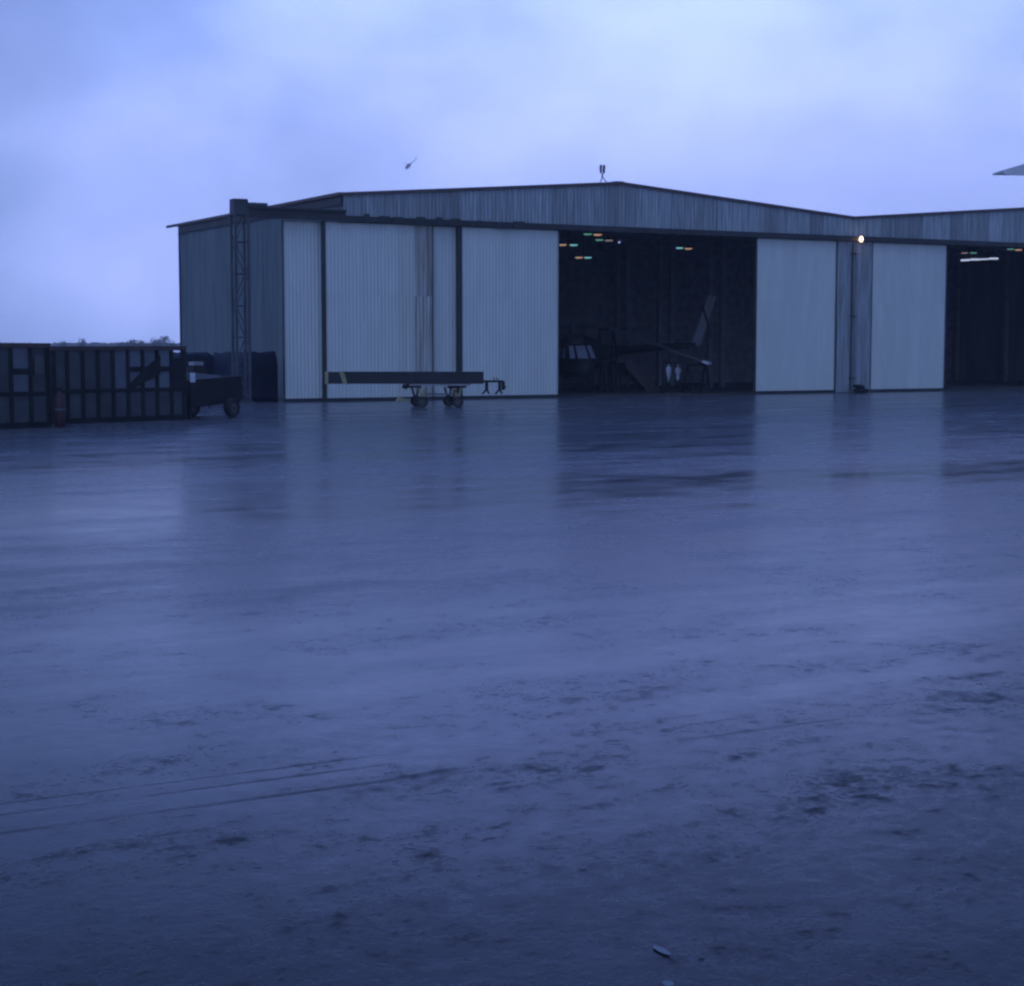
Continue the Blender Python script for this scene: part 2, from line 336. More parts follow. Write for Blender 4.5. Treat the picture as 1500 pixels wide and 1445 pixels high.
def hangar(u0, label, left_side, right_side):
    h = thing('hangar', label, 'hangar', W(u0, 0), ANG, 'adjoining aircraft hangars')
    # gable cladding above the doors
    n = 30; w = WID / n
    for i in range(n):
        a, b = i * w, (i + 1) * w
        lo = CLB if not ((a < 1.05 and left_side == 'strip') or (b > WID - 0.9)) else CLB
        o = link('gable_sheet', sheet(w, 0, roofz(a) - CLB, roofz(b) - CLB, 'gable'), h, (a, -0.02 - 0.003 * (i % 2), CLB))
    # wall strips beside the doors
    def strip(a, b):
        k = 1 if b - a < 1.0 else 2; ww = (b - a) / k
        for i in range(k):
            link('wall_sheet', sheet(ww, 0, CLB, CLB, 'gable'), h, (a + i * ww, -0.02 - 0.003 * (i % 2), 0.0))
    if left_side == 'strip': strip(0.0, 1.05)
    strip(WID - 0.80, WID)
    # side wall
    if left_side == 'wall':
        k = 20; ww = DEP / k
        for i in range(k):
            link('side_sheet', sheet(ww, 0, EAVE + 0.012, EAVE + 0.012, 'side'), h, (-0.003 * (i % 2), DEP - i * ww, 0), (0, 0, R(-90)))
        MB().box((-0.10, 0.0, EAVE - 0.36), (-0.025, DEP, EAVE - 0.03)).build('eave_shade_strip', 'trim', h)  # dark strip put in for the shade under the eave
        MB().box((-0.07, DEP, 0), (0.05, DEP + 0.10, EAVE - 0.02)).build('corner_trim', 'trim', h)
    if right_side:
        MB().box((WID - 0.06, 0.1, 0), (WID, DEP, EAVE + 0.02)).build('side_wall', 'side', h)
    # back wall
    MB().prism([(0.06, DEP, 0), (WID - 0.07, DEP, 0), (WID - 0.07, DEP, EAVE + 0.025), (WID / 2, DEP, APEX + 0.025), (0.06, DEP, EAVE + 0.025)], (0, 0.08, 0)).build('back_wall', 'inside', h)
    # roof
    for nm, a, b in (('roof', 0.0 if left_side == 'strip' else -0.12, WID / 2), ('roof', WID / 2, WID)):
        za, zb = roofz(max(a, 0)) - (0.01 if a < 0 else 0), roofz(b)
        MB().prism([(a, -0.06, za + 0.004), (b, -0.06, zb + 0.004), (b, -0.06, zb + 0.05), (a, -0.06, za + 0.05)], (0, DEP + 1.4, 0)).build(nm, 'roof', h)
        MB().prism([(a, -0.10, za - 0.05), (b, -0.10, zb - 0.05), (b, -0.10, zb + 0.065), (a, -0.10, za + 0.065)], (0, 0.038, 0)).build('fascia', 'fascia', h)
    if left_side == 'wall':
        MB().box((-0.20, -0.10, EAVE - 0.05), (-0.124, DEP + 1.4, EAVE + 0.06)).build('gutter', 'fascia', h)
    MB().box((WID / 2 - 0.18, 0.0, APEX + 0.055), (WID / 2 + 0.18, DEP + 1.2, APEX + 0.09)).build('ridge_cap', 'roof', h)
    # portal frames with lattice rafters
    for j, v in enumerate((1.2, 5.4, 9.6, 13.8, 17.6)):
        mb = MB(); z1 = EAVE - 0.35
        for a, b in ((0.35, WID / 2), (WID / 2, WID - 0.35)):
            mb.bar((a, v, roofz(a) - 0.12), (b, v, roofz(b) - 0.12), 0.09, 0.09)
            mb.bar((a, v, roofz(a) - 0.72), (b, v, roofz(b) - 0.72), 0.08, 0.08)
            k = 9
            for i in range(k):
                p = a + (b - a) * i / k; q = a + (b - a) * (i + 1) / k
                mb.bar((p, v, roofz(p) - (0.72 if i % 2 else 0.12)), (q, v, roofz(q) - (0.12 if i % 2 else 0.72)), 0.05, 0.05)
        mb.build('roof_truss', 'truss', h)
        for a in ((0.35, WID - 0.35) if right_side or left_side == 'wall' or True else ()):
            MB().box((a - 0.12, v - 0.1, 0), (a + 0.12, v + 0.1, EAVE - 0.2)).build('column', 'truss', h)
    # purlins
    for i in range(6):
        a = 1.6 + i * 4.0
        MB().box((a - 0.05, 0.1, roofz(a) - 0.07), (a + 0.05, DEP - 0.1, roofz(a) + 0.0)).build('purlin', 'truss', h)
    # door track housing along the front
    MB().box((0.0, -0.20, DTOP + 0.0), (WID, -0.05, CLB + 0.02)).build('door_track', 'trim', h)
    MB().box((0.0, -0.30, -0.01), (WID, 0.16, 0.018)).build('floor_rail', 'trim', h)
    structure_floor = MB().add([(0, 0.17, 0.008), (WID, 0.17, 0.008), (WID, DEP, 0.008), (0, DEP, 0.008)], [(0, 1, 2, 3)])
    structure_floor.build('floor', 'floor', h)
    return h
h1 = hangar(0, 'grey corrugated iron hangar with a free left side wall and a low ridge', 'wall', False)
h2 = hangar(WID + 0.02, 'second corrugated hangar joined at the valley on the right edge', 'strip', True)

# outrigger beam that carries the doors past the corner, as part of the main hangar
MB().box((-3.62, -0.22, 6.36), (-0.001, -0.04, 6.66)).build('outrigger_beam', 'trim', h1)
MB().box((-3.62, -0.30, 6.665), (-0.001, 0.30, 6.74)).build('outrigger_beam', 'trim', h1)
mb = MB(); random.seed(3)
x = -0.9
while x < 7.5:      # clumps of grease and old seal hanging on the track
    w_ = random.uniform(0.12, 0.5)
    mb.box((x, -0.235, 6.30 + random.uniform(0, 0.06)), (x + w_, -0.203, 6.50 + random.uniform(0, 0.14))); x += w_ + random.uniform(0.05, 0.7)
mb.build('track_seal', 'trim', h1)

# lattice tower at the end of the outrigger
tw = thing('lattice_tower', 'slim rusty lattice post under the end of the door beam, left of the hangar', 'tower', W(-3.86, 0), ANG)
for sx_ in (-0.23, 0.23):
    for sy_ in (-0.2, 0.2):
        MB().box((sx_ - 0.04, sy_ - 0.04, 0), (sx_ + 0.04, sy_ + 0.04, 6.74)).build('leg', 'tower', tw)
nb = 6; hh = 6.5 / nb
for i in range(nb):
    z = 0.1 + i * hh
    for y in (-0.2, 0.2):
        s_ = 1 if i % 2 else -1
        MB().bar((-0.23 * s_, y, z), (0.23 * s_, y, z + hh), 0.025, 0.035).build('brace', 'tower', tw)
        MB().bar((-0.23, y, z), (0.23, y, z), 0.035, 0.05).build('rung', 'tower', tw)
MB().box((-0.29, -0.24, 6.42), (0.24, 0.20, 6.98)).build('end_box', 'tower', tw, bevel=0.03)
MB().box((0.245, -0.25, 6.75), (0.95, 0.22, 6.87)).build('end_box', 'tower', tw, bevel=0.03)
MB().box((-0.4, -0.4, 0), (0.4, 0.4, 0.05)).build('base_plate', 'tower', tw)

# ------------------------------------------------------------------ sliding doors
SEAM = 3.78
def door(u, v, label, edge_l=0.10, edge_r=0.05, stained=(), lw=4.18):
    d = thing('sliding_door', label, 'hangar door', W(u, v), ANG, 'sliding hangar doors')
    n = 6; x0, x1 = edge_l, lw - edge_r; w = (x1 - x0) / n
    for row, (a, b, dy) in enumerate(((0.13, SEAM + 0.05, 0.0), (SEAM, DTOP - 0.02, -0.006))):
        for i in range(n):
            m = 'stain' if (i in stained) else 'stainlight' if (i + 1 in stained) else 'door'
            link('door_sheet', sheet(w, 0, b - a, b - a, m, pitch=0.14, amp=0.017), d, (x0 + i * w, dy - 0.003 * (i % 2), a))
    MB().box((0, -0.05, 0.02), (edge_l, 0.05, DTOP)).build('edge_channel', 'trim', d)
    MB().box((lw - edge_r, -0.05, 0.02), (lw, 0.05, DTOP)).build('edge_channel', 'trim', d)
    MB().box((edge_l, -0.02, 0.02), (lw - edge_r, 0.045, 0.13)).build('bottom_rail', 'trim', d)
    MB().box((edge_l, 0.018, SEAM - 0.04), (lw - edge_r, 0.05, SEAM + 0.06)).build('mid_rail', 'trim', d)
    MB().box((edge_l, 0.018, DTOP - 0.12), (lw - edge_r, 0.05, DTOP)).build('top_rail', 'trim', d)
    return d
door(-2.26, 0.12, 'narrow-looking pale door leaf sticking out past the corner, leftmost of all the leaves', 0.03, 0.02)
door(-0.85, -0.02, 'wide pale door leaf with brown rust streaks down its right side, behind the trailer', 0.14, 0.03, stained=(5,), lw=4.36)
door(0.45, 0.12, 'mostly hidden door leaf showing as a strip between the rust-streaked leaf and the next', 0.05, 0.03)
door(4.50, -0.02, 'clean pale door leaf on the left edge of the main dark opening', 0.20, 0.03, lw=4.35)
door(18.14, 0.02, 'pale door leaf between the main dark opening and the lit corner lamp', 0.08, 0.06, lw=4.26)
door(24.28, 0.02, 'pale door leaf of the right hangar just right of the corner lamp', 0.03, 0.05, lw=4.25)

# ------------------------------------------------------------------ things on the facade and roof
lp_ = thing('wall_lamp', 'bright lit lamp on the valley between the two hangars', 'lamp', W(23.40, -0.05, 6.30), ANG)
MB().bar((0, 0, 0.18), (0, -0.28, 0.22), 0.03, 0.03).build('bracket', 'trim', lp_)
MB().loft([(-0.36, 0, 0.12, 0.02, 0.02), (-0.33, 0, 0.12, 0.055, 0.09), (-0.28, 0, 0.12, 0.075, 0.13), (-0.22, 0, 0.12, 0.055, 0.09), (-0.19, 0, 0.12, 0.02, 0.02)], n=12, p=2).build('bulb', 'bulb', lp_, smooth=True)
MB().box((-0.05, -0.17, 0.02), (0.05, -0.02, 0.24)).build('housing', 'steelgrey', lp_)
for du, m_, lab in ((23.14, 'trim', 'dark downpipe left of the valley joint below the lamp'), (23.36, 'steelgrey', 'pale downpipe right of the valley joint below the lamp')):
    o = thing('downpipe', lab, 'downpipe', W(du, -0.1), ANG, 'downpipes at the hangar valley')
    MB().tube((0, 0, 0.1), (0, 0, 6.25), 0.035, n=10).build('pipe', m_, o, smooth=False)
    for z in (0.6, 3.2, 5.8):
        MB().box((-0.07, -0.03, z), (0.07, 0.07, z + 0.04)).build('clip', 'trim', o)
# sandbags at the foot of the downpipes
def blob(rx, ry, rz, sd):
    random.seed(sd); mb = MB(); rings = []
    for i in range(7):
        a = math.pi * i / 6; s_ = max(0.05, math.sin(a)) ** 0.6
        rings.append((-rx * math.cos(a), random.uniform(-.02, .02), rz, ry * s_, rz * s_))
    return mb.loft(rings, n=12, axis='x', p=2.6)
tag(blob(0.42, 0.22, 0.10, 1).build('sandbag', 'dark', None, W(23.35, -0.55, 0), (0, 0, ANG + 0.2), True), 'dark wet sandbag lying at the foot of the downpipes, bottom one', 'sandbag', 'sandbags under the downpipes')
tag(blob(0.26, 0.18, 0.09, 2).build('sandbag', 'dark', None, W(23.22, -0.52, 0.18), (0, 0.1, ANG - 0.4), True), 'smaller dark sandbag on top of the one below the downpipes', 'sandbag', 'sandbags under the downpipes')

sr = thing('roof_siren', 'small twin-horned siren on a tripod standing on the hangar ridge', 'siren', W(11.15, 0.55, 8.24), ANG)
for a in (90, 210, 330):
    MB().tube((0.20 * math.cos(R(a)), 0.20 * math.sin(R(a)), 0.0), (0, 0, 0.24), 0.018, n=6).build('leg', 'trim', sr)
MB().tube((0, 0, 0.22), (0, 0, 0.36), 0.03, n=8).build('stem', 'trim', sr)
for s_ in (-1, 1):
    MB().tube((0.02 * s_, 0, 0.34), (0.065 * s_, 0, 0.42), 0.015, n=6).tube((0.065 * s_, 0, 0.40), (0.075 * s_, 0, 0.70), 0.045, 0.05, n=10).build('horn', 'trim', sr)

# ------------------------------------------------------------------ interior lamps
def lamp_pair(p, q, ma, mb_, label):
    (ua, va, za), (ub, vb, zb) = p, q
    c = ((ua + ub) / 2, (va + vb) / 2, (za + zb) / 2)
    o = thing('lamp_pair', label, 'ceiling lamp', W(*c), ANG, 'lit lamp pairs inside the hangars')
    for (u_, v_, z_), mm in ((p, ma), (q, mb_)):
        x, y, z = u_ - c[0], v_ - c[1], z_ - c[2]
        sh = MB().tube((x, y, z + 0.02), (x, y, z + 0.15), 0.21, 0.05, n=12).build('shade', 'trim', o)
        MB().loft([(z_ - 0, 0, 0, 0, 0)][:0] or [(y - 0.12, x, z, 0.02, 0.01), (y - 0.10, x, z, 0.14, 0.04), (y + 0.10, x, z, 0.14, 0.04), (y + 0.12, x, z, 0.02, 0.01)], n=12, p=3).build('bulb', mm, o)
    MB().bar((ua - c[0], 0, 0.165), (ub - c[0], 0, 0.165), 0.04, 0.03).build('hanger_bar', 'trim', o)
    MB().tube((0, 0, 0.17), (0, 0, max(0.2, roofz(c[0] % 23.22) - c[2] - 0.1)), 0.012, n=5).build('drop_rod', 'trim', o)
lamp_pair((12.62, 6, 6.20), (13.17, 6, 6.21), 'warm', 'cool', 'orange and bright cyan lamp pair nearest the left door edge')
lamp_pair((12.01, 3, 6.46), (12.48, 3, 6.45), 'green', 'warm', 'green and orange lamp pair, highest just under the door track')
lamp_pair((13.82, 5, 6.39), (14.29, 5, 6.38), 'green', 'dim', 'dull green and pinkish lamp pair right of the upper left group')
lamp_pair((15.88, 10, 5.93), (16.35, 10, 5.94), 'warm', 'cool', 'orange and cyan lamp pair, lowest of the upper left group')
lamp_pair((20.67, 9, 6.44), (21.16, 9, 6.42), 'cool', 'warm', 'cyan and orange lamp pair alone in the right half of the main opening')
lamp_pair((37.25, 8, 6.60), (37.85, 8, 6.62), 'dim', 'green', 'dull red and green lamp pair above the long white tube in the right hangar')
lamp_pair((38.36, 6, 6.72), (38.90, 6, 6.70), 'green', 'warm', 'green and orange lamp pair at the right edge of the photo')
o = thing('tube_lamp', 'long white tube light, slightly tilted, high in the right hangar', 'ceiling lamp', W(40.88, 12, 6.49), ANG)
for k in range(4):
    a, b = k * 0.68, k * 0.68 + 0.60
    MB().tube((a, 0, 0.06 * a + 0.02 * (k % 2)), (b, 0, 0.06 * b), 0.05 if k != 2 else 0.04, n=8).build('tube', 'strip', o)
MB().bar((0, 0.09, 0.0), (2.65, 0.09, 0.16), 0.04, 0.03).build('fixture', 'trim', o)
for x in (0.3, 2.3): MB().tube((x, 0, 0.12), (x, 0, 1.15), 0.01, n=5).build('drop_rod', 'trim', o)

# ------------------------------------------------------------------ helicopters
def helicopter(label, loc, rot, s=1.0, blades=((0, 0), (180, 0)), m='heli', group=None, fin='heli', blade_m='blade', width=0.62, ft=3.3):
    h = thing('helicopter', label, 'helicopter', loc, rot=rot, group=group)
    h.scale = (s, s, s); w = width
    # nose points to -y, skids on z = 0
    MB().loft([(-2.35, 0, 0.95, 0.08, 0.08), (-2.2, 0, 0.98, 0.55 * w, 0.30), (-1.8, 0, 1.03, 0.82 * w, 0.46), (-1.2, 0, 1.18, w, 0.66), (-0.5, 0, 1.30, 1.05 * w, 0.80),
               (0.8, 0, 1.34, 1.05 * w, 0.82), (1.7, 0, 1.42, 0.85 * w, 0.70), (2.4, 0, 1.62, 0.45 * w, 0.38), (3.2, 0, 1.72, 0.28, 0.26)], n=18).build('fuselage', m, h, smooth=True)
    MB().loft([(-0.9, 0, 2.05, 0.25, 0.10), (-0.4, 0, 2.2, 0.42, 0.26), (1.2, 0, 2.2, 0.42, 0.28), (2.2, 0, 1.95, 0.2, 0.15)], n=14).build('engine_cowl', m, h, smooth=True)
    MB().loft([(3.1, 0, 1.72, 0.25, 0.24), (5.2, 0, 1.86, 0.17, 0.17), (7.4, 0, 2.0, 0.10, 0.11)], n=12).build('tail_boom', m, h, smooth=True)
    MB().prism([(-0.04, 7.15, 1.95), (-0.04, 7.6, 1.95), (-0.04, 8.40, ft - 0.05), (-0.04, 8.02, ft)], (0.08, 0, 0)).build('tail_fin', fin, h)
    MB().box((-0.9, 5.6, 1.86), (0.9, 6.1, 1.91)).build('stabiliser', m, h)
    # windscreen: three raked panes
    for x0, x1 in ((-0.92 * w, -0.56 * w), (-0.36 * w, 0.40 * w), (0.60 * w, 0.92 * w)):
        MB().prism([(x0, -1.92, 1.42), (x1, -1.92, 1.42), (x1 * 0.86, -1.35, 1.94), (x0 * 0.86, -1.35, 1.94)], (0, -0.03, 0.02)).build('window', 'glass_lit', h)
    for s_ in (-1, 1):
        MB().prism([(s_ * 1.03 * w, -1.2, 1.42), (s_ * 1.03 * w, -0.4, 1.42), (s_ * 0.98 * w, -0.4, 1.88), (s_ * 0.92 * w, -1.0, 1.88)], (s_ * 0.05, 0, 0)).build('window', 'glass_lit', h)
        sk_ = MB().tube((s_ * 0.95, -1.7, 0.06), (s_ * 0.95, 1.7, 0.06), 0.05, n=8).tube((s_ * 0.95, -2.05, 0.22), (s_ * 0.95, -1.7, 0.06), 0.05, n=8)
        for y in (-0.9, 0.9): sk_.tube((s_ * 0.95, y, 0.06), (s_ * 0.4, y, 0.62), 0.04, n=6)
        sk_.build('skid', m, h, smooth=True)
    MB().tube((0, 0.3, 2.3), (0, 0.3, 2.95), 0.07, n=8).build('mast', m, h)
    for ang, droop in blades:
        b = MB().box((0.1, -0.17, -0.02), (5.6, 0.17, 0.02)).build('rotor_blade', blade_m, h, (0, 0.3, 2.93), (0, R(droop), R(ang)))
    MB().box((0.05, -0.06, -0.75), (0.08, 0.06, 0.75)).build('tail_rotor', blade_m, h, (0.08, 8.05, 3.05), (R(20), 0, 0))
    return h
def face(u, v, z=0): return W(u, v, z)
helicopter('dark helicopter nose-on inside the left part of the main opening, pale windscreen panes', W(13.85, 7.2, 0.02), (0, 0, ANG - R(18)), 1.0, blades=((200, 3),), width=0.60)
helicopter('dark helicopter deep in the hangar with a pale upright tail fin towards the door', W(18.3, 15.4, 0.02), (0, 0, ANG + R(205)), 1.0, blades=((75, 2), (255, 2)), fin='white', ft=4.25)
# long blade lying from a rack down to a trestle
bl = thing('spare_rotor_blade', 'long grey rotor blade sloping down to the right in the dark opening, bright tip', 'rotor blade', W(14.6, 6.0, 2.86), ANG)
pa, pz = Vector((0, 0, 0)), Vector((2.47, -4.0, -1.53))
MB().bar(pa, pz, 0.36, 0.06).build('blade', 'blade', bl)
MB().bar(pz, pz + (pz - pa).normalized() * 0.28, 0.37, 0.09).build('tip_cap', 'white', bl)
st = thing('trestle', 'dark trestle holding up the low tip end of the sloping rotor blade', 'trestle', W(16.9, 2.25, 0), ANG, 'trestles under the rotor blade')
MB().box((-0.5, -0.05, 1.15), (0.5, 0.05, 1.25)).build('top_bar', 'dark', st)
for s_ in (-1, 1):
    for t_ in (-1, 1): MB().bar((s_ * 0.42, 0, 1.18), (s_ * 0.45, t_ * 0.4, 0.0), 0.06, 0.06).build('leg', 'dark', st)
s2 = thing('trestle', 'tall dark trestle at the raised left end of the sloping rotor blade', 'trestle', W(14.7, 5.8, 0), ANG, 'trestles under the rotor blade')
MB().box((-0.4, -0.05, 2.62), (0.4, 0.05, 2.74)).build('top_bar', 'dark', s2)
for s_ in (-1, 1):
    for t_ in (-1, 1): MB().bar((s_ * 0.34, 0, 2.66), (s_ * 0.45, t_ * 0.55, 0.0), 0.06, 0.06).build('leg', 'dark', s2)
# brown loading ramp
rp = thing('loading_ramp', 'brown timber ramp sloping down to the floor in the middle of the opening', 'ramp', W(14.7, 5.2, 0), ANG)
for k in range(5):
    MB().bar((0.0, -0.28 * k, 1.34), (1.35, -0.28 * k - 0.2, 0.10), 0.26, 0.06).build('plank', 'wood', rp)
MB().prism([(0, -1.42, 1.34), (1.45, -1.42, 0.06), (0.75, -1.42, 0.06), (-0.35, -1.42, 1.10), (-0.35, -1.42, 1.34)], (0, -0.04, 0)).build('side_board', 'wood', rp)
MB().box((-0.7, -1.3, 1.28), (0.0, 0.15, 1.36)).build('platform', 'wood', rp)
for x, y in ((-0.65, -1.25), (-0.05, -1.25), (-0.65, 0.1), (-0.05, 0.1)):
    MB().box((x - 0.04, y - 0.04, 0), (x + 0.04, y + 0.04, 1.28)).build('leg', 'dark', rp)
# clothes-line rack with two pale sacks
rk = thing('rack', 'thin dark stand carrying two pale sacks in the opening', 'rack', W(16.5, 3.45, 0), ANG)
MB().tube((-0.5, 0, 1.25), (0.6, 0, 1.25), 0.02, n=6).build('rail', 'dark', rk)
for x in (-0.5, 0.6):
    MB().tube((x, 0, 0), (x, 0, 1.25), 0.02, n=6).bar((x, -0.25, 0.02), (x, 0.25, 0.02), 0.05, 0.04).build('post', 'dark', rk)
def sack(pts, u, v, z, label):
    mb = MB().loft([(-zz, 0, 0, w_, w_ * 0.7) for zz, w_ in pts], n=10, axis='y', p=2.2)
    o = mb.build('sack', 'canvas', None, W(u, v, z), (R(90), 0, ANG), True)
    tag(o, label, 'sack', 'pale sacks hanging in the hangar'); return o
sack([(-0.13, 0.01), (0, 0.05), (0.05, 0.12), (0.2, 0.13), (0.42, 0.08), (0.66, 0.02)], 16.30, 3.45, 1.12, 'long pale sack tapering downwards, left of the two on the stand')
sack([(-0.17, 0.01), (0, 0.04), (0.08, 0.14), (0.2, 0.13), (0.32, 0.05), (0.40, 0.09), (0.50, 0.08), (0.58, 0.02)], 16.78, 3.45, 1.08, 'short pale sack pinched in the middle, right of the two on the stand')

# ------------------------------------------------------------------ long box trailer in front of the doors
tr = thing('box_trailer', 'long dark box beam on a low four-wheeled carriage in front of the pale doors', 'trailer', (-3.4, 55.3, 0))
MB().box((-2.55, -0.25, 0.76), (2.48, 0.30, 1.14)).build('box_beam', 'box', tr, bevel=0.012)
MB().box((-2.62, -0.27, 0.75), (-2.51, 0.32, 1.155)).build('end_frame', 'yellow', tr, bevel=0.01)
MB().prism([(-2.17, -0.262, 1.155), (-2.01, -0.262, 1.155), (-1.90, -0.262, 0.745), (-2.03, -0.262, 0.745)], (0, 0.58, 0)).build('strap', 'yellow', tr)
MB().box((-2.0, -0.262, 1.141), (2.48, -0.21, 1.152)).build('edge_strip', 'dark', tr)
for x in (0.16, 1.62):
    MB().box((x - 0.18, -0.26, 0.63), (x + 0.30, 0.28, 0.757)).prism([(x - 0.26, -0.2, 0.757), (x - 0.10, -0.2, 0.63), (x - 0.18, -0.2, 0.58), (x - 0.32, -0.2, 0.64)], (0, 0.4, 0)).build('cradle', 'dark', tr)
MB().box((0.1, -0.32, 0.70), (2.05, -0.27, 0.757)).box((0.1, 0.31, 0.70), (2.05, 0.36, 0.757)).build('carriage_rail', 'steelgrey', tr)
MB().tube((0.4, 0, 0.42), (1.5, 0, 0.42), 0.03, n=8).build('drawbar', 'steelgrey', tr)
def wheel(parent, x, y, r=0.265, w=0.16, ax='y'):
    n = 20; mb = MB()
    prof = [(r * 0.55, -w / 2 + .01), (r * 0.9, -w / 2), (r, -w * 0.3), (r, w * 0.3), (r * 0.9, w / 2), (r * 0.55, w / 2 - .01)]
    vs_ = []
    for rr, yy in prof:
        for i in range(n):
            a = 2 * math.pi * i / n; vs_.append((rr * math.cos(a), yy, rr * math.sin(a)))
    k = len(prof); fs_ = [(j * n + i, j * n + (i + 1) % n, ((j + 1) % k) * n + (i + 1) % n, ((j + 1) % k) * n + i) for j in range(k) for i in range(n)]
    mb.add(vs_, fs_); wh = mb.build('wheel', 'rubber', parent, (x, y, r), smooth=False)
    MB().tube((0, -w * 0.36, 0), (0, w * 0.36, 0), r * 0.56, n=16).tube((0, -w * 0.55, 0), (0, w * 0.55, 0), r * 0.16, n=8).build('rim', 'rim', wh)
    return wh
for x0, x1 in ((0.26, 0.52), (1.33, 1.66)):
    wheel(tr, x1, -0.50, 0.185, 0.15); wheel(tr, x0, 0.55, 0.185, 0.15)
    for xx, y in ((x1, -0.38), (x0, 0.42)):
        MB().bar((xx, y, 0.19), (xx - 0.12, y * 0.6, 0.64), 0.05, 0.05).bar((xx, y, 0.19), (xx + 0.10, y * 0.6, 0.64), 0.05, 0.05).build('fork', 'yellow' if y < 0 else 'rim', tr)
    MB().tube((x1, -0.42, 0.185), (x0, 0.48, 0.185), 0.025, n=8).build('axle', 'dark', tr)
MB().box((1.50, -0.30, 0.34), (1.72, -0.27, 0.56)).build('reflector_plate', 'redrail', tr)
MB().box((2.48, -0.06, 0.80), (3.12, 0.06, 0.87)).build('tow_bar', 'dark', tr)
for x, a in ((2.58, 0), (3.0, 0.1)):
    MB().box((x - 0.05, -0.05, 0.55), (x + 0.05, 0.05, 0.80)).bar((x, 0, 0.58), (x - 0.14, 0, 0.42), 0.05, 0.06).bar((x, 0, 0.58), (x + 0.08, 0, 0.43), 0.05, 0.06).build('tow_hook', 'dark', tr)
MB().box((3.06, -0.09, 0.56), (3.17, 0.09, 0.84)).bar((3.12, 0, 0.66), (3.21, 0, 0.64), 0.05, 0.06).build('coupling', 'dark', tr)
for x in (2.83, 2.93): MB().tube((x, 0, 0.86), (x - 0.02, 0, 0.97), 0.015, n=6).build('pin', 'dark', tr)
ck = MB().prism([(-0.25, 0, 0), (0.42, 0, 0), (0.42, 0, 0.06), (0.0, 0, 0.10), (-0.15, 0, 0.14)], (0, 0.15, 0)).build('wheel_chock', 'yellow', None, W(2.05, -0.55, 0), (0, 0, ANG))
tag(ck, 'small dull yellow wedge lying at the foot of the rust-streaked door', 'chock')

# ------------------------------------------------------------------ stake-sided crates on the left
def stake_crate(label, a, b, nb_, hgt, open_bays, brace=None, dep=1.8, pale=True):
    a, b = Vector((*a, 0)), Vector((*b, 0)); Lg = (b - a).length; rz = math.atan2((b - a).y, (b - a).x)
    o = thing('stake_crate', label, 'cargo crate', a, rz, 'dark ribbed cargo crates')
    w = Lg / nb_; mid = 0.83
    MB().box((0, 0, 0.0), (Lg, 0.08, 0.14)).box((0, dep - 0.08, 0.0), (Lg, dep, 0.14)).build('skid_frame', 'dark', o)
    MB().box((-0.02, -0.03, hgt - 0.11), (Lg + 0.02, 0.09, hgt)).box((-0.02, dep - 0.09, hgt - 0.11), (Lg + 0.02, dep + 0.03, hgt)).build('top_rail', 'redrail', o)
    MB().box((0, -0.02, mid - 0.05), (Lg, 0.06, mid + 0.05)).build('mid_rail', 'dark', o)
    MB().box((0, 0.09, 0.14), (Lg, dep - 0.09, 0.2)).build('deck', 'dark', o)
    pmesh = MB().box((0, 0, 0), (w - 0.1, 0.02, 1)).mesh('panel', 'olive')
    lit_fill = MB().box((0, 0, 0), (w - 0.1, 0.02, 1)).mesh('panel', 'panelpale')  # pale fill stands in for light seen through the open bays
    for i in range(nb_ + 1):
        x = i * w; t_ = 0.08 if i not in (0, nb_) else 0.10
        xx = min(max(x - t_ / 2, 0.0), Lg - t_)
        MB().box((xx, -0.025, 0.14), (xx + t_, 0.075, hgt - 0.11)).build('stake', 'dark', o)
        if i % 2 == 0: MB().box((xx, dep - 0.07, 0.14), (xx + t_, dep - 0.001, hgt - 0.11)).build('stake', 'dark', o)
    for i in range(nb_):
        p = link('panel', pmesh, o, (i * w + 0.05, 0.02, 0.14)); p.scale = (1, 1, mid - 0.19)
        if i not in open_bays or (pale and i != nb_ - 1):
            p = link('panel', pmesh if i not in open_bays else lit_fill, o, (i * w + 0.05, 0.022, mid + 0.05)); p.scale = (1, 1, hgt - 0.16 - mid)
        if i in open_bays and i != 4:
            MB().box((i * w + 0.04, -0.01, 1.30 if i != nb_ - 1 else mid + 0.05), ((i + 1) * w - 0.04, 0.05, 1.44 if i != nb_ - 1 else 1.66)).build('cross_slat', 'dark', o)
    for x in (0, Lg - 0.03):
        MB().box((x, 0.08, 0.14), (x + 0.03, dep - 0.09, mid)).build('end_panel', 'olive', o)
    if brace:
        (x0, z0), (x1, z1) = brace
        MB().prism([(x0, -0.03, z0), (x1, -0.03, z1), (x1, -0.03, z1 - 0.5), (x0, -0.03, z0 - 0.16)], (0, 0.02, 0)).build('gusset', 'dark', o)
    return o
c2 = stake_crate('long dark ribbed crate with upper bays coloured as if light showed through at its right end', (-11.62, 43.20), (-8.78, 46.02), 9, 1.975, {4, 5, 6, 7, 8}, brace=((2.2, 0.95), (3.2, 1.75)))
c1 = stake_crate('nearest dark crate, cut off by the left edge, narrow slots near its corner', (-14.2, 38.85), (-11.28, 41.75), 8, 2.05, {1, 2, 6})
MB().box((3.68, -0.06, 1.30), (3.92, -0.03, 1.72)).build('stencil_plate', 'rim', c1)

